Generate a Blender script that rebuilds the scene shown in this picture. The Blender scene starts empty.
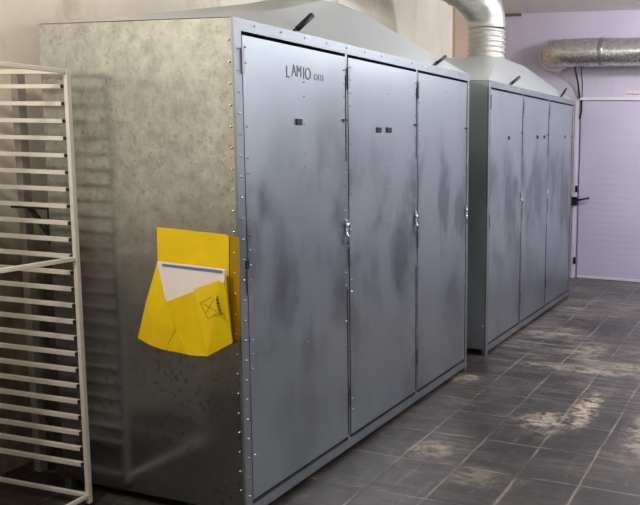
import bpy, bmesh, math, random
from mathutils import Vector, Matrix
random.seed(7)
C = bpy.context.scene
COL = C.collection

# ------------------------------------------------------------------ camera
F, CX, CY = 750.69, 534.14, 235.23
RR = [Vector((0.95179115, 0.30602339, 0.02105468)), Vector((0.05670218, -0.108068, -0.99252515)), Vector((-0.30146057, 0.94587049, -0.12021035))]
CAM = Vector((0, 0, 1.6))
cd = bpy.data.cameras.new('camera'); cam = bpy.data.objects.new('camera', cd); COL.objects.link(cam)
cd.sensor_width = 36; cd.lens = F*36/640; cd.shift_x = (320-CX)/640; cd.shift_y = (CY-252.5)/640
cd.clip_start = .05; cd.clip_end = 100
m = Matrix.Identity(4)
for i in range(3):
    m[i][0] = RR[0][i]; m[i][1] = -RR[1][i]; m[i][2] = -RR[2][i]; m[i][3] = CAM[i]
cam.matrix_world = m
C.camera = cam

# ------------------------------------------------------------------ node helpers
def lin(c):
    return tuple(((x/255)/12.92 if x/255 <= .04045 else ((x/255+.055)/1.055)**2.4) for x in c[:3]) + (1,)

class Mat:
    def __init__(s, name):
        s.m = bpy.data.materials.new(name); s.m.use_nodes = True
        s.t = s.m.node_tree; s.b = s.t.nodes['Principled BSDF']; s._c = None
    def n(s, typ, **kw):
        nd = s.t.nodes.new(typ)
        for k, v in kw.items(): setattr(nd, k, v)
        return nd
    def l(s, a, b): s.t.links.new(a, b)
    def co(s, scale=(1, 1, 1), rot=(0, 0, 0), loc=(0, 0, 0), world=True):
        if world:
            src = s.n('ShaderNodeNewGeometry').outputs['Position']
        else:
            src = s.n('ShaderNodeTexCoord').outputs['Object']
        mp = s.n('ShaderNodeMapping'); mp.inputs['Scale'].default_value = scale
        mp.inputs['Rotation'].default_value = rot; mp.inputs['Location'].default_value = loc
        s.l(src, mp.inputs['Vector']); return mp.outputs[0]
    def noise(s, vec, scale=5, detail=4, rough=.55, dist=0):
        nd = s.n('ShaderNodeTexNoise'); s.l(vec, nd.inputs['Vector'])
        nd.inputs['Scale'].default_value = scale; nd.inputs['Detail'].default_value = detail
        nd.inputs['Roughness'].default_value = rough; nd.inputs['Distortion'].default_value = dist
        return nd.outputs['Fac']
    def voro(s, vec, scale=5, out='Color', feature='F1'):
        nd = s.n('ShaderNodeTexVoronoi', feature=feature); s.l(vec, nd.inputs['Vector']); nd.inputs['Scale'].default_value = scale
        return nd.outputs[out]
    def rng(s, v, a, b, c=0., d=1., sm=False):
        nd = s.n('ShaderNodeMapRange', interpolation_type='SMOOTHSTEP' if sm else 'LINEAR'); s.l(v, nd.inputs['Value'])
        for i, x in enumerate((a, b, c, d)): nd.inputs[i+1].default_value = x
        return nd.outputs[0]
    def math(s, op, a, b=None, clamp=False):
        nd = s.n('ShaderNodeMath', operation=op); nd.use_clamp = clamp
        for i, x in enumerate((a, b)):
            if x is None: continue
            if isinstance(x, (int, float)): nd.inputs[i].default_value = x
            else: s.l(x, nd.inputs[i])
        return nd.outputs[0]
    def mix(s, fac, a, b, mode='MIX'):
        nd = s.n('ShaderNodeMix', data_type='RGBA', blend_type=mode)
        for sock, x in ((nd.inputs[0], fac), (nd.inputs[6], a), (nd.inputs[7], b)):
            if isinstance(x, (int, float)): sock.default_value = x
            elif isinstance(x, tuple): sock.default_value = x
            else: s.l(x, sock)
        return nd.outputs[2]
    def bump(s, h, strength=.2, dist=.01):
        nd = s.n('ShaderNodeBump'); nd.inputs['Strength'].default_value = strength; nd.inputs['Distance'].default_value = dist
        s.l(h, nd.inputs['Height']); s.l(nd.outputs[0], s.b.inputs['Normal'])
    def set(s, **kw):
        for k, v in kw.items():
            k = k.replace('_', ' ')
            if hasattr(v, 'is_linked') or isinstance(v, bpy.types.NodeSocket): s.l(v, s.b.inputs[k])
            else: s.b.inputs[k].default_value = v
        return s

def plain(name, rgb, rough=.6, metal=0., var=.12, scale=20):
    M = Mat(name); v = M.noise(M.co(), scale, 3)
    c = lin(rgb); lo = tuple(x*(1-var) for x in c[:3])+(1,); hi = tuple(min(1, x*(1+var)) for x in c[:3])+(1,)
    M.set(Base_Color=M.mix(v, lo, hi), Roughness=rough, Metallic=metal)
    return M.m

# galvanised sheet, bright front
def galv(name, base, rough, sm=1., spangle=.06, metal=.9, spots=0., wave=.3, patina_refl=None):
    M = Mat(name)
    co = M.co()
    spc = M.n('ShaderNodeSeparateColor'); M.l(M.voro(M.co(), 55), spc.inputs[0])
    wipe = M.noise(M.co((1, 1, .55)), 3.6, 3, .5, .25)            # greasy smears, strongest at hand height
    wipe2 = M.noise(M.co((1, 1, .8), loc=(5, 2, 9)), 7, 4, .6, .5)
    cloud = M.noise(M.co((1, 1, .8), loc=(3, 1, 7)), 1.3, 3, .5, .2)
    zz = M.n('ShaderNodeSeparateXYZ'); M.l(M.n('ShaderNodeNewGeometry').outputs['Position'], zz.inputs[0])
    hand = M.math('MULTIPLY', M.rng(zz.outputs[2], 1.7, 1.25, .12, 1), M.rng(zz.outputs[2], .5, 1.0, .35, 1))
    k = M.math('ADD', M.math('MULTIPLY', M.math('MULTIPLY', M.rng(wipe, .38, .68, 0, 1, True), hand), .7), M.math('MULTIPLY', M.rng(cloud, .25, .75, 0, 1, True), .3))
    b = lin(base); dk = tuple(x*.55 for x in b[:3])+(1,)
    col = M.mix(M.rng(k, .1, .85, 0, sm, True), b, dk)
    col = M.mix(M.math('MULTIPLY', spc.outputs[0], spangle), col, (.9, .92, .95, 1))
    if spots:
        s1 = M.rng(M.noise(M.co(), 42, 3, .7), .56, .66)
        s2 = M.rng(M.noise(M.co(), 3.0, 3, .6), .38, .62)
        col = M.mix(M.math('MULTIPLY', M.math('MULTIPLY', s1, s2), spots), col, lin((92, 88, 78)))
    r = M.math('ADD', M.rng(k, .1, .85, rough+.04, rough-.03, True), M.rng(wipe2, .2, .8, -.02, .03))
    mt = metal
    if patina_refl:                                                  # chalky bloom; its sloping pale-to-dark split paints in the panel's reflections
        sp = M.n('ShaderNodeSeparateXYZ'); M.l(M.n('ShaderNodeNewGeometry').outputs['Position'], sp.inputs[0])
        e = M.math('ADD', sp.outputs[2], M.math('MULTIPLY', sp.outputs[0], .45))
        e = M.math('ADD', e, M.math('MULTIPLY', M.noise(M.co(), 3, 5, .6), .5))
        e = M.rng(e, -.12, .22)
        col = M.mix(e, col, M.mix(M.rng(M.noise(M.co(), 16, 7, .8), .36, .64), tuple(min(1, x*1.12) for x in lin(patina_refl)[:3])+(1,), tuple(x*.72 for x in lin(patina_refl)[:3])+(1,)))
        if spots: col = M.mix(M.math('MULTIPLY', M.math('MULTIPLY', s1, s2), spots), col, lin((108, 104, 94)))
        r = M.math('ADD', M.math('MULTIPLY', e, .05), r); mt = M.rng(e, 0, 1, metal, .8)
    M.set(Base_Color=col, Roughness=r, Metallic=mt)
    h = M.noise(M.co((1, 1, .6)), 2.0, 0, .4)
    M.bump(h, wave, .02)
    return M.m

M_front = galv('galvanised_sheet', (172, 180, 184), .34, 1.2, .0, .95, 0, .14)
M_frame = galv('galvanised_frame', (150, 155, 160), .40, .5, .0)
M_side = galv('weathered_galvanised_sheet', (150, 156, 164), .15, .5, .0, .96, .45, .12, (182, 184, 178))
M_side2 = galv('dull_galvanised_sheet', (176, 183, 184), .34, .5, .0, .75, .2)
M_hood = galv('hood_sheet', (208, 214, 213), .32, .5, .0, .65)
M_rivet = plain('rivet_steel', (225, 228, 232), .25, 1.)
M_dark = plain('dark_iron', (34, 33, 36), .5, .4)
M_black = plain('black_plastic', (22, 22, 25), .5)
M_inside = plain('dark_cabinet_inside', (30, 31, 33), .8)
M_pen = plain('faded_marker_ink', (112, 114, 121), .5, .7)
M_penf = plain('very_faded_marker_ink', (146, 150, 156), .36, .85)
M_rack = plain('cream_rack_paint', (208, 203, 190), .45, 0, .06, 30)
M_conduit = plain('grey_pipe_paint', (140, 136, 128), .6)
M_lav = None

# yellow plastic
Y = Mat('yellow_plastic_sheet'); v = Y.noise(Y.co(), 14, 3)
Y.set(Base_Color=Y.mix(v, lin((222, 186, 0)), lin((238, 204, 4))), Roughness=.42); Y.bump(v, .25, .01); M_yel = Y.m
Y2 = Mat('dark_yellow_sheet'); v = Y2.noise(Y2.co((1, 1, .4)), 18, 4)
Y2.set(Base_Color=Y2.mix(v, lin((150, 122, 30)), lin((188, 152, 20))), Roughness=.35, Metallic=.25); M_yel2 = Y2.m  # streaky yellow, darker than the pouch
M_paper = plain('paper', (226, 216, 212), .75, 0, .05, 25)
M_blue = plain('blue_print', (92, 122, 160), .6)
M_ink = plain('black_print', (48, 40, 22), .6)
M_olive = plain('olive_print', (158, 136, 18), .6)
M_red = plain('red_print', (205, 70, 60), .6)
M_sticker = plain('white_sticker', (214, 206, 214), .5)

# foil duct
def foil(name, base, rough, bs, rib=0):
    M = Mat(name); n1 = M.noise(M.co(), 26, 5, .65, .6); n2 = M.noise(M.co(), 7, 2)
    b = lin(base); M.set(Base_Color=M.mix(n2, tuple(x*.75 for x in b[:3])+(1,), b), Metallic=.85, Roughness=M.rng(n1, .3, .7, rough-.08, rough+.12))
    M.bump(n1, bs, .012); return M.m
M_foil = foil('crinkled_foil', (212, 210, 202), .38, .5)
M_foil2 = foil('grey_duct_wrap', (216, 214, 210), .24, .035)
M_band = foil('duct_joint_foil', (180, 178, 172), .26, .4)
M_tape = plain('foil_tape', (250, 248, 248), .4, 0, .03, 60)

# walls
W = Mat('cream_wall_paint')
n1 = W.noise(W.co(), 1.4, 5, .6, .5); n2 = W.noise(W.co((1, 1, .35)), 3.5, 5, .65, .6)
base = W.mix(W.rng(n1, .4, .7), lin((236, 230, 214)), lin((222, 212, 192)))
base = W.mix(W.math('MULTIPLY', W.rng(n2, .56, .72), .55), base, lin((184, 164, 132)))
sep = W.n('ShaderNodeSeparateXYZ'); W.l(W.n('ShaderNodeNewGeometry').outputs['Position'], sep.inputs[0])
wv = W.noise(W.co((1, 1, .55), rot=(.75, 0, 0)), 9, 4, .6, .4)
low = W.mix(W.rng(wv, .4, .62), lin((120, 104, 84)), lin((168, 152, 128)))
edge = W.math('ADD', sep.outputs[2], W.math('MULTIPLY', W.noise(W.co(), 2.5, 4), .3))
W.set(Base_Color=W.mix(W.rng(edge, 1.20, 1.34), low, base), Roughness=.75)
blk = W.noise(W.co(), 2, 3); W.bump(blk, .3, .02); M_wall = W.m
M_wallr = plain('pale_wall_paint', (200, 202, 206), .8, 0, .05, 2)
M_wallr2 = plain('dark_reflection_band', (62, 62, 64), .7, 0, .05, 2)  # for the added dark band that the cabinet doors reflect
M_tan = plain('tan_wall_tone', (186, 164, 138), .75, 0, .08, 3)  # flat tan, darker than the cream of the left wall

L = Mat('lavender_wall_panel')
n1 = L.noise(L.co((1, 1, .3)), 1.6, 4)
L.set(Base_Color=L.mix(n1, lin((186, 181, 198)), lin((202, 196, 210))), Roughness=.6)
M_lav = L.m
D = Mat('lavender_door_sheet')
n1 = D.noise(D.co((.3, 1, 1)), 2.2, 4)
wvn = D.n('ShaderNodeTexWave', wave_type='BANDS', bands_direction='Z'); D.l(D.co(), wvn.inputs['Vector']); wvn.inputs['Scale'].default_value = 4.2
D.set(Base_Color=D.mix(n1, lin((182, 178, 200)), lin((198, 195, 214))), Roughness=.5)
D.bump(wvn.outputs['Fac'], .05, .01); M_door = D.m
M_trimw = plain('pale_trim', (216, 210, 224), .5, 0, .04)
M_ceil = plain('grey_ceiling', (236, 231, 229), .85, 0, .06, 3)
M_brown = plain('brown_strip', (112, 92, 78), .7)

# floor: black boards with worn pale joints and patches
P = Mat('worn_black_floor_boards')
pos = P.n('ShaderNodeNewGeometry').outputs['Position']
px = P.n('ShaderNodeSeparateXYZ'); P.l(pos, px.inputs[0])
jit = P.math('MULTIPLY', P.math('SUBTRACT', P.noise(P.co(), 3.0, 3), .5), .03)
def joint(sock, off, pitch, w):
    a = P.math('ADD', P.math('DIVIDE', P.math('ADD', P.math('ADD', sock, jit), off), pitch), 100.5)
    d = P.math('ABSOLUTE', P.math('SUBTRACT', P.math('FRACT', a), .5))
    return P.rng(P.math('MULTIPLY', d, pitch), w*.45, w, 1, 0)
jx = joint(px.outputs[0], 1.737, .3125, .0085); jy = joint(px.outputs[1], -3.30, .365, .007)
def cell(sock, off, pitch): return P.math('FLOOR', P.math('ADD', P.math('DIVIDE', P.math('ADD', sock, off), pitch), 100))
cmb = P.n('ShaderNodeCombineXYZ'); P.l(cell(px.outputs[0], 1.737, .3125), cmb.inputs[0]); P.l(cell(px.outputs[1], -3.30, .365), cmb.inputs[1])
wn = P.n('ShaderNodeTexWhiteNoise'); P.l(cmb.outputs[0], wn.inputs['Vector']); tone = wn.outputs['Value']
n_big = P.noise(P.co(), 1.1, 5, .6, .4)
n_scr = P.noise(P.co((1.2, 8, 1), rot=(0, 0, .08)), 2.2, 8, .72, .9)
n_scr2 = P.noise(P.co((6, 1.5, 1)), 2.2, 8, .72, .7)
n_fine = P.noise(P.co(), 24, 7, .75, .5)
board = P.mix(tone, lin((30, 27, 26)), lin((46, 42, 40)))
board = P.mix(P.rng(n_big, .35, .7), board, lin((64, 58, 54)))
far = P.rng(px.outputs[1], 3.2, 5.6, .25, 1.)            # scuffs grow denser from the near floor to the far end
scuff = P.math('MULTIPLY', P.math('MULTIPLY', P.rng(n_scr, .46, .62), P.rng(n_big, .36, .58)), far)
scuff2 = P.math('MULTIPLY', P.rng(n_scr2, .55, .68), P.rng(n_fine, .4, .7))
c1 = P.mix(P.math('MULTIPLY', scuff, .75), board, lin((150, 142, 132)))
c1 = P.mix(P.math('MULTIPLY', scuff2, .45), c1, lin((170, 160, 146)))
jn = P.noise(P.co(), 2.4, 6, .7)
jf = P.math('MAXIMUM', P.math('MULTIPLY', jx, P.rng(jn, .42, .62, .05, .8)), P.math('MULTIPLY', jy, P.rng(P.noise(P.co(loc=(4, 4, 0)), 2.8, 6, .7), .46, .62, .04, .75)))
c1 = P.mix(jf, c1, lin((146, 135, 120)))
scw = P.noise(P.co((.9, 1.5, 1), rot=(0, 0, .2)), 12, 7, .78, .6)
for (ax, ay, rx, ry, st) in ((-1.02, 4.30, .09, .36, 1.), (-1.16, 4.0, .12, .22, .4), (-1.22, 4.05, .16, .16, .6), (-1.64, 3.45, .13, .14, .5), (-1.93, 4.62, .12, .10, .7), (-1.3, 3.2, .16, .12, .3), (-.62, 4.1, .12, .5, .55), (-1.2, 5.1, .6, .09, .5), (-.7, 5.3, .5, .10, .6), (-1.75, 6.0, .28, .10, .5), (-1.3, 5.6, .14, .3, .4)):
    dx = P.math('DIVIDE', P.math('SUBTRACT', px.outputs[0], ax), rx); dy = P.math('DIVIDE', P.math('SUBTRACT', px.outputs[1], ay), ry)
    d = P.math('SQRT', P.math('ADD', P.math('MULTIPLY', dx, dx), P.math('MULTIPLY', dy, dy)))
    d = P.math('SUBTRACT', 1.3, d)
    f = P.math('MULTIPLY', P.rng(d, 0, .8), P.rng(P.math('ADD', scw, P.math('MULTIPLY', d, .07)), .50, .62))
    c1 = P.mix(P.math('MULTIPLY', f, st, True), c1, lin((190, 176, 152)))
P.set(Base_Color=c1, Roughness=P.rng(n_fine, .3, .7, .30, .46))
P.bump(P.math('ADD', P.math('MULTIPLY', P.math('MAXIMUM', jx, jy), -.6), P.math('MULTIPLY', n_fine, .25)), .35, .006)
M_floor = P.m

# ------------------------------------------------------------------ mesh helpers
class MB:
    def __init__(s): s.bm = bmesh.new(); s.mats = []
    def mi(s, m):
        if m is None: return 0
        if m not in s.mats: s.mats.append(m)
        return s.mats.index(m)
    def box(s, a, b, m=None):
        x0, y0, z0 = [min(p, q) for p, q in zip(a, b)]; x1, y1, z1 = [max(p, q) for p, q in zip(a, b)]
        v = [s.bm.verts.new(p) for p in ((x0,y0,z0),(x1,y0,z0),(x1,y1,z0),(x0,y1,z0),(x0,y0,z1),(x1,y0,z1),(x1,y1,z1),(x0,y1,z1))]
        i = s.mi(m)
        for q in ((3,2,1,0),(4,5,6,7),(0,1,5,4),(1,2,6,5),(2,3,7,6),(3,0,4,7)):
            s.bm.faces.new([v[k] for k in q]).material_index = i
        return s
    def poly(s, pts, m=None):
        f = s.bm.faces.new([s.bm.verts.new(p) for p in pts]); f.material_index = s.mi(m); return s
    def tube(s, pts, r, seg=12, m=None, caps=True, radii=None, smooth=True):
        pts = [Vector(p) for p in pts]; rings = []; i0 = s.mi(m)
        up = None
        for k, p in enumerate(pts):
            t = (pts[min(k+1, len(pts)-1)]-pts[max(k-1, 0)]).normalized()
            if up is None:
                up = Vector((0, 0, 1)) if abs(t.z) < .9 else Vector((0, 1, 0))
            a = t.cross(up).normalized(); up = a.cross(t).normalized()
            rr = radii[k] if radii else r
            rings.append([s.bm.verts.new(p + a*rr*math.cos(2*math.pi*j/seg) + up*rr*math.sin(2*math.pi*j/seg)) for j in range(seg)])
        for a, b in zip(rings, rings[1:]):
            for j in range(seg):
                f = s.bm.faces.new((a[j], a[(j+1) % seg], b[(j+1) % seg], b[j])); f.material_index = i0; f.smooth = smooth
        if caps:
            s.bm.faces.new(rings[0][::-1]).material_index = i0; s.bm.faces.new(rings[-1]).material_index = i0
        return s
    def ball(s, c, r, m=None, sub=1, sc=(1, 1, 1)):
        i0 = s.mi(m)
        g = bmesh.ops.create_icosphere(s.bm, subdivisions=sub, radius=r, matrix=Matrix.Translation(c) @ Matrix.Diagonal((*sc, 1)))
        for v in g['verts']:
            for f in v.link_faces: f.material_index = i0; f.smooth = True
        return s
    def build(s, name, m, parent=None, bevel=0, solid=0):
        bmesh.ops.recalc_face_normals(s.bm, faces=s.bm.faces[:])
        me = bpy.data.meshes.new(name); s.bm.to_mesh(me); s.bm.free()
        for q in (s.mats or [m]): me.materials.append(q)
        o = bpy.data.objects.new(name, me); COL.objects.link(o)
        if parent: o.parent = parent
        if solid:
            q = o.modifiers.new('solid', 'SOLIDIFY'); q.thickness = solid; q.offset = 0
        if bevel:
            q = o.modifiers.new('bevel', 'BEVEL'); q.width = bevel; q.segments = 2; q.limit_method = 'ANGLE'
        return o
def thing(name, label, cat, loc=(0, 0, 0), rz=0, group=None):
    o = bpy.data.objects.new(name, None); COL.objects.link(o); o.location = loc; o.rotation_euler = (0, 0, rz)
    o['label'] = label; o['category'] = cat
    if group: o['group'] = group
    return o
def tag(o, label, cat, group=None):
    o['label'] = label; o['category'] = cat
    if group: o['group'] = group
    return o
def struct(o): o['kind'] = 'structure'; return o
def on(axis, val, u, v):      # measured point: where the sight line of a photo pixel meets a known plane of the room
    d = RR[0]*((u-CX)/F) + RR[1]*((v-CY)/F) + RR[2]
    return CAM + d*((val-CAM[axis])/d[axis])

# ------------------------------------------------------------------ room
XL, XR, YB, YF, H = -3.4, 3.4, 8.74, -1.6, 3.15
struct(MB().box((XL-.2, YF-.2, -.1), (XR+.2, YB+.2, 0)).build('floor', M_floor))
struct(MB().box((XL-.2, YF-.2, H), (XR+.2, YB+.2, H+.1)).build('ceiling', M_ceil))
struct(MB().box((XL-.15, YF, 0), (XL, YB, H)).build('wall_left', M_wall))
struct(MB().box((XR, YF, 0), (XR+.15, YB, H)).build('wall_right', M_wallr))
struct(MB().box((XR-.012, YF, 0), (XR, YB, 1.25)).build('added_dark_band', M_wallr2))  # added unseen dark band, put here to darken the door reflections
struct(MB().box((XL-.15, YF-.15, 0), (XR+.15, YF, H)).build('wall_front', M_wall))
struct(MB().box((XL, 7.62, 0), (XL+.03, YB, H)).build('trim_1', M_tan))
DX0, DX1, DZ = -2.245, -1.05, 2.125
wb = MB().box((XL-.15, YB, 0), (DX0-.01, YB+.15, H)).box((DX0-.01, YB, DZ+.01), (DX1, YB+.15, H)).box((DX1, YB, 0), (XR+.15, YB+.15, H))
for x in (-3.0, -2.055, -1.87, -1.2, -.4, .4, 1.2, 2.0): wb.box((x-.004, YB-.003, DZ+.04), (x+.004, YB+.001, H))
struct(wb.build('wall_back', M_lav))
dr = struct(MB().box((DX0+.012, YB+.005, .035), (DX1-.012, YB+.06, DZ-.004)).build('door_1', M_door))
MB().box((DX0+.012, YB-.004, .006), (DX1-.012, YB+.03, .033)).build('kick_strip', M_trimw, dr)
h = MB(); h.box((-2.33, YB-.05, .885), (-2.245, YB-.001, .985)).build('door_lock', M_dark, dr, .004)
MB().tube([(-2.27, YB-.045, .95), (-2.2, YB-.06, .955), (-2.09, YB-.06, .98)], .013, 10).build('door_handle', M_dark, dr)
MB().box((-2.275, YB-.03, 1.04), (-2.25, YB-.001, 1.12)).build('hinge', M_dark, dr)
MB().box((-2.275, YB-.03, .17), (-2.25, YB-.001, .255)).build('hinge', M_dark, dr)
MB().tube([(-2.225, YB-.03, 2.13), (-2.222, YB-.03, 2.0), (-2.243, YB-.03, 1.91)], .010, 8).build('top_bolt', M_dark, dr)
struct(MB().box((DX0-.055, YB-.02, 0), (DX0-.012, YB-.001, DZ)).build('trim_2', M_trimw))
struct(MB().box((DX0-.02, YB-.02, DZ+.004), (DX1+.05, YB-.001, DZ+.042)).build('trim_3', M_trimw))
struct(MB().box((-3.36, YB-.025, H-.03), (-3.0, YB-.001, H-.001)).build('trim_4', M_brown))
struct(MB().box((XL+.001, 2.6, 2.3), (XL+.006, 2.62, 3.1)).build('trim_5', M_tan))

st = thing('sticker', 'small white sticker with red print above the far door', 'sticker', (-1.71, YB-.001, 2.17))
MB().box((0, -.002, 0), (.34, 0, .07)).build('sheet', M_sticker, st)
r = random.Random(3); b = MB(); x = .015
while x < .31:
    w = r.uniform(.008, .022)
    if r.random() < .85:
        b.box((x, -.004, .022), (x+.005, -.0015, .022+r.choice((.016, .026)))); b.box((x, -.004, .022), (x+w, -.0015, .027))
        if r.random() < .5: b.box((x, -.004, .034), (x+w, -.0015, .038))
    x += w+.006
b.build('red_lettering', M_red, st)

# ------------------------------------------------------------------ cabinets
FX = -2.011; BX = -3.004
def latch(parent, y, z, big=True):
    b = MB()
    b.box((FX, y-.012, z-.04), (FX+.005, y+.012, z+.04))
    b.tube([(FX+.008, y-.022, z+.014), (FX+.014, y, z+.018), (FX+.008, y+.02, z+.008)], .0055, 8)
    b.tube([(FX+.008, y-.016, z-.02), (FX+.013, y+.004, z-.05), (FX+.008, y-.006, z-.085)], .0055, 8)
    b.ball((FX+.010, y-.012, z+.012), .009, sub=2)
    b.build('latch', M_rivet, parent)
def cabinet(y0, y1, ht, gaps, label, near_side, holes, sticks, duct_at, hood):
    t = thing('metal_cabinet', label, 'cabinet', ((FX+BX)/2, (y0+y1)/2, 0), 0, 'galvanised drying cabinets with sloped hoods')
    O = -Vector(t.location)
    def fin(b, name, m, parent=None, **k):
        o = b.build(name, m, parent or t, **k)
        if not parent: o.location = O
        return o
    zb = .028
    fin(MB().box((BX, y0, .05), (FX-.0125, y0+.012, ht-.003)), 'side_panel', near_side)
    fin(MB().box((BX, y1-.012, .03), (FX-.03, y1, ht-.004)), 'side_panel', M_side2)
    fin(MB().box((BX, y0+.012, .03), (BX+.012, y1-.012, ht-.004)), 'back_panel', M_side2)
    fin(MB().box((BX+.012, y0+.012, .05), (FX-.05, y1-.012, .07)), 'bottom_panel', M_side2)
    fin(MB().box((FX-.075, y0+.02, .08), (FX-.07, y1-.02, ht-.03)), 'inner_lining', M_inside)
    # frame: corner angles, rails, mullions, rivets
    f = MB()
    f.box((FX-.012, y0-.001, 0.0), (FX, y0+.042, ht), M_frame); f.box((FX-.034, y0+.013, 0.0), (FX-.01, y0+.03, .05), M_frame)
    f.box((FX-.034, y1-.028, 0.0), (FX, y1+.003, ht), M_frame)
    f.box((FX-.03, y0+.042, ht-.047), (FX, y1-.028, ht), M_frame)
    f.box((FX-.03, y0+.042, zb), (FX, y1-.028, zb+.046), M_frame)
    for g in gaps: f.box((FX-.03, g-.024, zb+.046), (FX-.002, g-.004, ht-.047), M_frame)
    rv = random.Random(int(y0*10))
    z = .12
    while z < ht-.05:
        f.ball((FX+.001, y0+.02, z), .0055, M_rivet); f.ball((FX-.024, y0-.001, z+.03), .0055, M_rivet)
        f.ball((FX+.001, y1-.012, z*1.0+.02), .0045, M_rivet) if rv.random() < .6 else None
        z += .083
    y = y0+.12
    while y < y1-.05:
        f.ball((FX+.001, y, ht-.018), .0045, M_rivet); y += .17
    fin(f, 'front_frame', M_frame)
    for x in (BX+.02,):
        for y in (y0+.02, y1-.02): fin(MB().box((x-.02, y-.018, 0), (x+.02, y+.018, .05)), 'leg', M_frame)
    # doors
    edges = [y0+.042] + list(gaps) + [y1-.028]
    for i in range(3):
        a = edges[i] + (.007 if i == 0 else .005); b_ = edges[i+1] - (.024 if i < 2 else .007)
        d = MB().box((FX-.022, a, zb+.063), (FX-.002, b_, ht-.062), M_front)
        zz = .2
        while zz < ht-.1:
            if rv.random() < .75: d.ball((FX-.001, b_-.012, zz), .0052, M_rivet)
            if rv.random() < .55: d.ball((FX-.001, a+.014, zz+.02), .0052, M_rivet)
            if rv.random() < .4: d.ball((FX-.001, (a+b_)/2+.03, zz+.04), .0040, M_rivet)
            zz += .062
        d.build('door', M_front, t).location = O
        dd = t.children[-1] if False else bpy.data.objects[[o.name for o in COL.objects if o.name.startswith('door') and o.parent == t][-1]]
        # hinges on the left edge, latch on the right edge
        for hz in (1.90, 1.02, .30):
            if hz > .5 or i: MB().box((FX-.001, a-.012, hz-.05), (FX+.006, a+.003, hz+.05)).build('hinge', M_frame, dd)
        MB().box((FX-.001, b_-.03, ht-.37), (FX+.006, b_+.006, ht-.36)).build('hinge_pin', M_dark, dd)
        MB().box((FX-.012, b_+.001, .10), (FX+.0005, b_+.0045, .86)).build('gap_shade', M_inside, dd)  # dark fill painted in for the shade of the door gap
        MB().box((FX-.012, b_+.001, 1.50), (FX+.0005, b_+.0045, ht-.15)).build('gap_shade', M_inside, dd)
        latch(dd, b_-.004, 1.17 - .02*i)
        for (hy, hz, hw) in holes[i]:
            MB().box((FX-.001, hy-hw, hz-.014), (FX+.004, hy+hw, hz+.014)).build('vent_plug', M_black, dd, bevel=.002)
    # hood
    (tx0, tx1, ty0, ty1, tz), r_c, (cx, cy) = hood
    b = MB(); lv = []
    rings = [((BX, FX-.004, y0, y1), ht), ((BX+(tx0-BX)*.5, FX+(tx1-FX)*.5, y0+(ty0-y0)*.5, y1+(ty1-y1)*.5), ht+(tz-ht)*.48), ((tx0, tx1, ty0, ty1), tz)]
    for (q, z) in rings:
        lv.append([b.bm.verts.new(p) for p in ((q[0], q[2], z), (q[1], q[2], z), (q[1], q[3], z), (q[0], q[3], z))])
    for A, B in zip(lv, lv[1:]):
        for k in range(4): b.bm.faces.new((A[k], A[(k+1) % 4], B[(k+1) % 4], B[k]))
    # top plate up to the round collar
    seg = 32; ang = [math.radians(-135 + 360*k/seg) for k in range(seg)]
    ring = [b.bm.verts.new((cx+r_c*math.cos(a), cy+r_c*math.sin(a), tz+.035)) for a in ang]
    for k in range(4):
        c0 = lv[2][k]; c1_ = lv[2][(k+1) % 4]
        rs = [ring[(k*seg//4+j) % seg] for j in range(seg//4+1)]
        mid = len(rs)//2
        for j in range(mid): b.bm.faces.new((c0, rs[j+1], rs[j]))
        b.bm.faces.new((c0, c1_, rs[mid]))
        for j in range(mid, len(rs)-1): b.bm.faces.new((c1_, rs[j+1], rs[j]))
    ho = fin(b, 'hood', M_hood)
    for (ya, za, yb, zb2, th) in sticks:
        s = MB().tube([(FX-.012, ya, ht-.002), (FX-.005, ya+(yb-ya)*.3, ht+.02)], .006, 8)
        s.tube([(FX-.005, ya+(yb-ya)*.25, ht+.016), (FX+.002, yb, zb2)], th, 8)
        fin(s, 'hood_lever', M_dark)
    # collar: ribbed
    pts = []; rad = []
    z = tz+.03; n = 0; ztop = duct_at
    while z <= ztop+.003:
        pts.append((cx, cy, z)); rad.append(r_c*(1 + (.05 if n % 4 in (1, 2) else -.02))); z += .011; n += 1
    fin(MB().tube(pts, r_c, 32, radii=rad, caps=False), 'duct_collar', M_foil)
    return t

c1_ = cabinet(2.458, 4.79, 2.062, (3.268, 4.025), 'large galvanised metal cabinet nearest the rack, with a yellow pouch on its side', M_side,
    [[(2.865, 1.676, .022)], [(3.567, 1.658, .024), (3.675, 1.66, .028)], []],
    [(2.84, 2.08, 2.97, 2.15, .013), (4.236, 2.08, 4.40, 2.135, .010)], 2.62,
    ((-2.72, -2.27, 3.46, 3.84, 2.315), .16, (-2.5, 3.65)))
c2_ = cabinet(5.16, 7.55, 2.055, (5.955, 6.70), 'farther galvanised metal cabinet with a ribbed foil duct on its hood', M_side2,
    [[(5.605, 1.645, .02)], [(6.346, 1.664, .024), (6.556, 1.668, .022)], [(7.25, 1.68, .014)]],
    [(5.606, 2.09, 5.82, 2.135, .012), (7.065, 2.09, 7.24, 2.15, .011)], 2.60,
    ((-2.74, -2.27, 6.0, 6.70, 2.315), .16, (-2.5, 6.34)))

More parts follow.
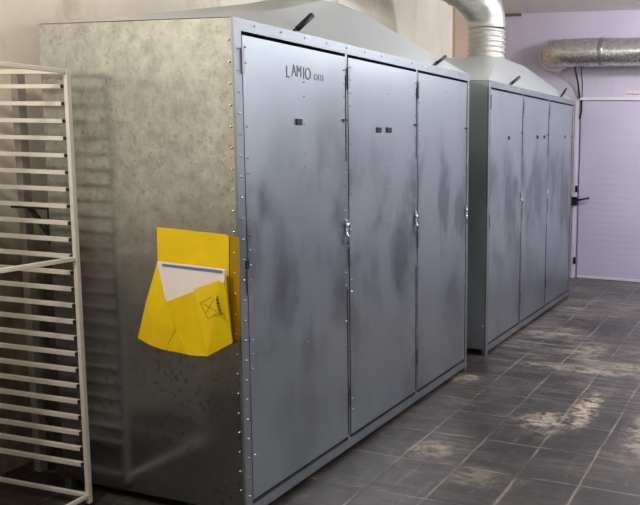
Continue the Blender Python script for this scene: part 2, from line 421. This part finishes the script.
# marker lettering on the first door
dd = [o for o in COL.objects if o.name.startswith('door') and o.parent == c1_][0]
def text(body, size, y, z, mat, name='lettering', sx=1.):
    cu = bpy.data.curves.new(name, 'FONT'); cu.body = body; cu.size = size; cu.extrude = .0006
    o = bpy.data.objects.new(name, cu); COL.objects.link(o)
    dg = bpy.context.evaluated_depsgraph_get(); me = bpy.data.meshes.new_from_object(o.evaluated_get(dg))
    bpy.data.objects.remove(o)
    me.transform(Matrix.Translation((FX-.001, y, z)) @ Matrix(((0, 0, 1, 0), (1, 0, 0, 0), (0, 1, 0, 0), (0, 0, 0, 1))) @ Matrix.Diagonal((sx, 1, 1, 1)))
    me.materials.clear(); me.materials.append(mat)
    q = bpy.data.objects.new(name, me); COL.objects.link(q); return q
for s_ in (text('L', .072, 2.778, 1.862, M_pen, sx=.85), text('AM', .072, 2.82, 1.872, M_pen, sx=.7), text('IO', .075, 2.90, 1.866, M_pen, sx=.8), text('om', .065, 2.985, 1.868, M_penf, sx=.9)):
    s_.parent = dd
# glossy drips on first door seam, dark spots
MB().box((FX-.001, 2.493, .985+.09), (FX+.004, 2.508, 1.11)).build('dark_tab', M_black, dd)

# ------------------------------------------------------------------ ducts
def arc(c, a, b, r, n=10):   # points on quarter circle from direction a to b about c
    a = Vector(a); b = Vector(b); c = Vector(c)
    return [c + (a*math.cos(t*math.pi/2/n) + b*math.sin(t*math.pi/2/n))*r for t in range(n+1)]
def bez(a, b, c, d, n=14):
    a, b, c, d = map(Vector, (a, b, c, d))
    return [a*(1-t)**3+b*3*t*(1-t)**2+c*3*t*t*(1-t)+d*t**3 for t in [k/n for k in range(n+1)]]
path = bez((-2.5, 6.34, 2.607), (-2.5, 6.34, 2.76), (-2.55, 6.24, 2.87), (-2.68, 5.96, 2.95)) + bez((-2.68, 5.96, 2.95), (-2.74, 5.75, 2.965), (-2.6, 5.2, 2.965), (-2.5, 4.5, 2.96))[1:]
path += bez((-2.5, 4.5, 2.96), (-2.5, 3.9, 2.96), (-2.5, 3.65, 2.95), (-2.5, 3.65, 2.635))[1:]
dense = []
for a, b in zip(path, path[1:]):
    n = max(1, int((b-a).length/.03))
    for k in range(n): dense.append(a.lerp(b, k/n))
dense.append(path[-1])
rr = [.165 + min(.012, .002*i) + (.004 if i % 2 else -.003) + random.uniform(-.003, .003) for i in range(len(dense))]
tag(MB().tube(dense, .16, 36, radii=rr, caps=False).build('foil_duct', M_foil), 'flexible silver foil duct rising from the farther cabinet hood', 'duct')

wd = thing('ventilation_duct', 'horizontal silver duct along the far wall above the door', 'duct', (-2.55, 8.74, 2.645))
O = -Vector(wd.location)
pth = [Vector((-2.57, 8.75, 2.645)), Vector((-2.57, 8.68, 2.645))] + [Vector((-2.57+.24, 8.68, 2.645)) + Vector((-math.cos(t)*.24, -math.sin(t)*.24, 0)) for t in [math.pi/2*k/8 for k in range(9)]]
pth += [Vector((x, 8.44, 2.645+.003*math.sin(x*9))) for x in (-2.2, -2.0, -1.8, -1.6, -1.3, -1.0, -.6, -.2, .3, .9, 1.5, 2.2, 3.39)]
rd = [.155 + random.uniform(-.003, .004) for _ in pth]
o = MB().tube(pth, .155, 36, radii=rd, caps=False).build('duct_pipe', M_foil2, wd); o.location = O
for x in (-1.93, -1.15):
    o = MB().tube([(x-.03, 8.44, 2.645), (x-.02, 8.44, 2.645), (x+.02, 8.44, 2.645), (x+.03, 8.44, 2.645)], .16, 36, radii=[.156, .163, .163, .156], caps=False).build('joint_band', M_band, wd); o.location = O
# ragged foil flange on the wall
b = MB(); seg = 48; rin, rout = [], []
for k in range(seg):
    a = 2*math.pi*k/seg; ra = .198 + random.uniform(-.010, .012)
    rin.append(b.bm.verts.new((-2.57+.150*math.cos(a), 8.66, 2.645+.150*math.sin(a)))); rout.append(b.bm.verts.new((-2.57+ra*math.cos(a), 8.732+random.uniform(-.012, .003), 2.645+ra*math.sin(a))))
for k in range(seg): b.bm.faces.new((rin[k], rin[(k+1) % seg], rout[(k+1) % seg], rout[k])).smooth = True
o = b.build('tape_flange', M_tape, wd, solid=.003); o.location = O
b = MB().tube([(-2.27, 8.50, 2.515), (-2.262, 8.66, 2.33), (-2.255, 8.725, 2.145)], .011, 8)
b.tube([(-2.19, 8.5, 2.51), (-2.215, 8.68, 2.33), (-2.225, 8.728, 2.145)], .006, 8)
o = b.build('support_strap', M_dark, wd); o.location = O

# ------------------------------------------------------------------ rack (origin at its right-hand rear post)
rk = thing('tray_rack', 'cream painted metal tray rack with many rungs at the left edge', 'rack', (-2.745, 2.358, 0), math.radians(1.8))
PT = .0095; W_, D_ = -.62, -.45; TOP = 1.862
for (x, y) in ((0, 0), (0, D_), (W_, 0), (W_, D_)):
    p = MB().box((x-PT, y-PT, .02), (x+PT, y+PT, TOP)).build('post', M_rack, rk, bevel=.002)
    MB().box((x-PT-.004, y-PT-.004, 0), (x+PT+.004, y+PT+.004, .022)).build('foot_cap', M_black, p)
for y in (0, D_):
    MB().box((W_+PT, y-.009, TOP-.02), (-PT, y+.009, TOP-.001)).build('top_rail', M_rack, rk, bevel=.002)
    MB().box((W_+PT, y-.008, .045), (-PT, y+.008, .062)).build('bottom_rail', M_rack, rk, bevel=.002)
for x in (0, W_):
    for (z, nm) in ((TOP-.01, 'top_rail'), (1.089, 'middle_rail'), (.054, 'bottom_rail')):
        MB().box((x-.008, D_+PT, z-.009), (x+.008, -PT, z+.009)).build(nm, M_rack, rk, bevel=.002)
pitch = .0693
for y, s in ((0, -1), (D_, 1)):
    for k in range(24):
        z = 1.792 - pitch*k
        b = MB().box((W_+PT, y+s*.012-.008, z-.0085), (-PT-.007, y+s*.012+.008, z+.0085), M_rack)
        b.box((-PT-.007, y+s*.012-.006, z-.007), (-PT+.001, y+s*.012+.006, z+.007), M_dark)
        b.build('rung', M_rack, rk)

# ------------------------------------------------------------------ things between cabinet and wall
tag(MB().box((-3.29, 2.54, 0), (-3.25, 2.58, 1.885)).build('grey_post', M_conduit, bevel=.003), 'slim grey upright post behind the tray rack', 'post')
tag(MB().box((-3.15, 2.54, 0), (-3.02, 2.57, 1.02)).build('dark_board', plain('dark_brown_board', (62, 54, 46), .8)), 'dark narrow board standing between rack and near cabinet', 'board')
b = MB()
z1 = 1.284; x1 = BX-.001
b.box((x1-.014, 2.46, z1-.165), (x1, 2.485, z1+.007))
b.box((x1-.225, 2.46, z1-.013), (x1, 2.485, z1+.002))
b.tube([Vector((x1-.128, 2.472, z1-.01)), Vector((x1-.006, 2.472, z1-.135))], .013, 6)
bk = b.build('bracket', M_black); tag(bk, 'black triangular bracket on the rear edge of the near cabinet', 'bracket')

# ------------------------------------------------------------------ pouch
pc = thing('document_pouch', 'bright yellow plastic pouch hung on the near cabinet side', 'pouch', (-2.24, 2.458, 1.22))
O = -Vector(pc.location)
def P3(u, v, y): return on(1, y, u, v)
def sheet(faces, name, m, th=.002, parent=pc):
    b = MB(); cache = {}
    for f in faces:
        vs = []
        for q in f:
            if q not in cache: cache[q] = b.bm.verts.new(P3(*q))
            vs.append(cache[q])
        b.bm.faces.new(vs)
    o = b.build(name, m, parent, solid=th); o.location = O if parent else (0, 0, 0); return o
sheet([[(157, 227, 2.452), (226, 234.5, 2.452), (229, 237, 2.452), (229, 300, 2.452), (231, 342, 2.452), (160, 342, 2.452)]], 'back_sheet', M_yel)
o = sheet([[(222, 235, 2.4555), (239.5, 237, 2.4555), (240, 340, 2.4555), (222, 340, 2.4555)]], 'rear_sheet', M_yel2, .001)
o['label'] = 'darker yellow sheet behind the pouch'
# left gusset, front pocket, right flap
sheet([[(157, 264, 2.450), (166, 302, 2.40), (153, 322, 2.405), (146, 303, 2.440)],
       [(146, 303, 2.440), (153, 322, 2.405), (150, 345, 2.405), (138, 338, 2.445)],
       [(166, 302, 2.40), (175, 330, 2.385), (165, 350, 2.395), (150, 345, 2.405), (153, 322, 2.405)],
       [(138, 338, 2.445), (150, 345, 2.405), (165, 350, 2.395), (172, 344, 2.448)]], 'left_gusset', M_yel)
sheet([[(166, 302, 2.399), (195, 291, 2.362), (207, 356, 2.348), (190, 355, 2.362), (176, 330, 2.388)],
       [(176, 330, 2.388), (190, 355, 2.362), (178, 352, 2.385), (165, 350, 2.395)],
       [(207, 356, 2.348), (190, 355, 2.362), (178, 352, 2.385), (165, 350, 2.42), (172, 344, 2.448), (231, 342, 2.448)]], 'front_pocket', M_yel)
fl = sheet([[(194, 289, 2.360), (219, 280.5, 2.378), (223, 283, 2.384), (232, 343, 2.405), (207, 356.5, 2.346)],
       [(223, 283, 2.384), (226.5, 275, 2.450), (232.5, 341, 2.450), (232, 343, 2.405)]], 'right_flap', M_yel)
# printed marks on the flap (small dark vertical lettering and an olive emblem)
def flap(u, v):
    A, B, Cc = P3(194, 289, 2.3565), P3(222, 283, 2.380), P3(207, 356, 2.3425)
    n = (B-A).cross(Cc-A); d = RR[0]*((u-CX)/F) + RR[1]*((v-CY)/F) + RR[2]
    return CAM + d*((A-CAM).dot(n)/d.dot(n)) - n.normalized()*(.0 if n.y < 0 else 0)
b = MB()
def quad(u, v, du, dv, m):
    b.poly([flap(u, v), flap(u+du, v+dv*.2), flap(u+du+dv*.22, v+dv), flap(u+dv*.22, v+dv*.9)], m)
q = random.Random(5)
v = 294.
while v < 314:
    hgt = q.uniform(1.0, 2.1); off = (v-294)*.27
    quad(214+off, v, q.uniform(2.0, 3.4), hgt, M_ink); v += hgt+.5
for (u0, v0, u1, v1) in ((200, 303, 212, 297), (200, 303, 208, 319), (208, 319, 219, 312), (204, 304, 216, 311), (206, 313, 214, 299)):
    L_ = Vector((u1-u0, v1-v0)).normalized(); N_ = Vector((-L_.y, L_.x))*.35
    b.poly([flap(u0+N_.x, v0+N_.y), flap(u1+N_.x, v1+N_.y), flap(u1-N_.x, v1-N_.y), flap(u0-N_.x, v0-N_.y)], M_olive)
o = b.build('printed_marks', M_ink, pc, solid=.0006); o.location = O; o['label'] = 'faint olive emblem and small dark lettering'
MB().tube([P3(184, 309, 2.378), P3(191, 308, 2.368)], .0012, 6).build('crease_highlight', M_yel, pc).location = O
pp = thing('paper_booklet', 'white papers with a blue top edge tucked in the yellow pouch', 'papers', P3(190, 300, 2.42))
b = MB(); off = Vector(pp.location)
for k, dy in enumerate((0, .004, .008)):
    b.poly([P3(157+k, 262-k*.4, 2.415+dy)-off, P3(225+k*.8, 270-k*.3, 2.412+dy)-off, P3(222, 305, 2.405+dy)-off, P3(168, 310, 2.405+dy)-off])
b.build('pages', M_paper, pp, solid=.0025)
MB().poly([P3(162, 263.6, 2.4125)-off, P3(222.5, 270.6, 2.4095)-off, P3(222.3, 273.6, 2.409)-off, P3(162.3, 266.4, 2.412)-off]).build('blue_header', M_blue, pp, solid=.0006)

# ------------------------------------------------------------------ lights
def area(name, loc, size, power, col, target=None, sy=None):
    ld = bpy.data.lights.new(name, 'AREA'); ld.energy = power; ld.color = col; ld.size = size
    if sy: ld.shape = 'RECTANGLE'; ld.size_y = sy
    o = bpy.data.objects.new(name, ld); COL.objects.link(o); o.location = loc
    d = (Vector(target or (loc[0], loc[1], 0)) - Vector(loc)); o.rotation_euler = d.to_track_quat('-Z', 'Y').to_euler()
    return o
def bulb(name, loc, power, col, r=.12):
    ld = bpy.data.lights.new(name, 'POINT'); ld.energy = power; ld.color = col; ld.shadow_soft_size = r
    o = bpy.data.objects.new(name, ld); COL.objects.link(o); o.location = loc; return o
bulb('hall_lamp', (-.2, 6.8, 2.95), 92, (.95, .95, 1.))
bulb('hood_fill', (-1.2, 5.2, 2.9), 21, (.98, .97, 1.), .1)  # added unseen bulb that brightens the hoods and upper wall
bulb('hall_lamp', (1.2, 4.2, 2.7), 34, (.95, .95, 1.))
bulb('aisle_lamp', (-2.2, 1.0, 2.7), 54, (1., .95, .89))
area('window_daylight', (3.35, 4.6, 2.35), 4.6, 58, (.92, .93, 1.), (-2, 4.6, 2.2), sy=1.1)  # added fill, no window here; brightens the doors by its reflection
w = bpy.data.worlds.new('world'); C.world = w; w.use_nodes = True
w.node_tree.nodes['Background'].inputs[0].default_value = (.5, .52, .6, 1); w.node_tree.nodes['Background'].inputs[1].default_value = .15

vs = C.view_settings; vs.view_transform = 'Standard'; vs.look = 'None'; vs.gamma = 1; vs.use_curve_mapping = False; vs.exposure = .55
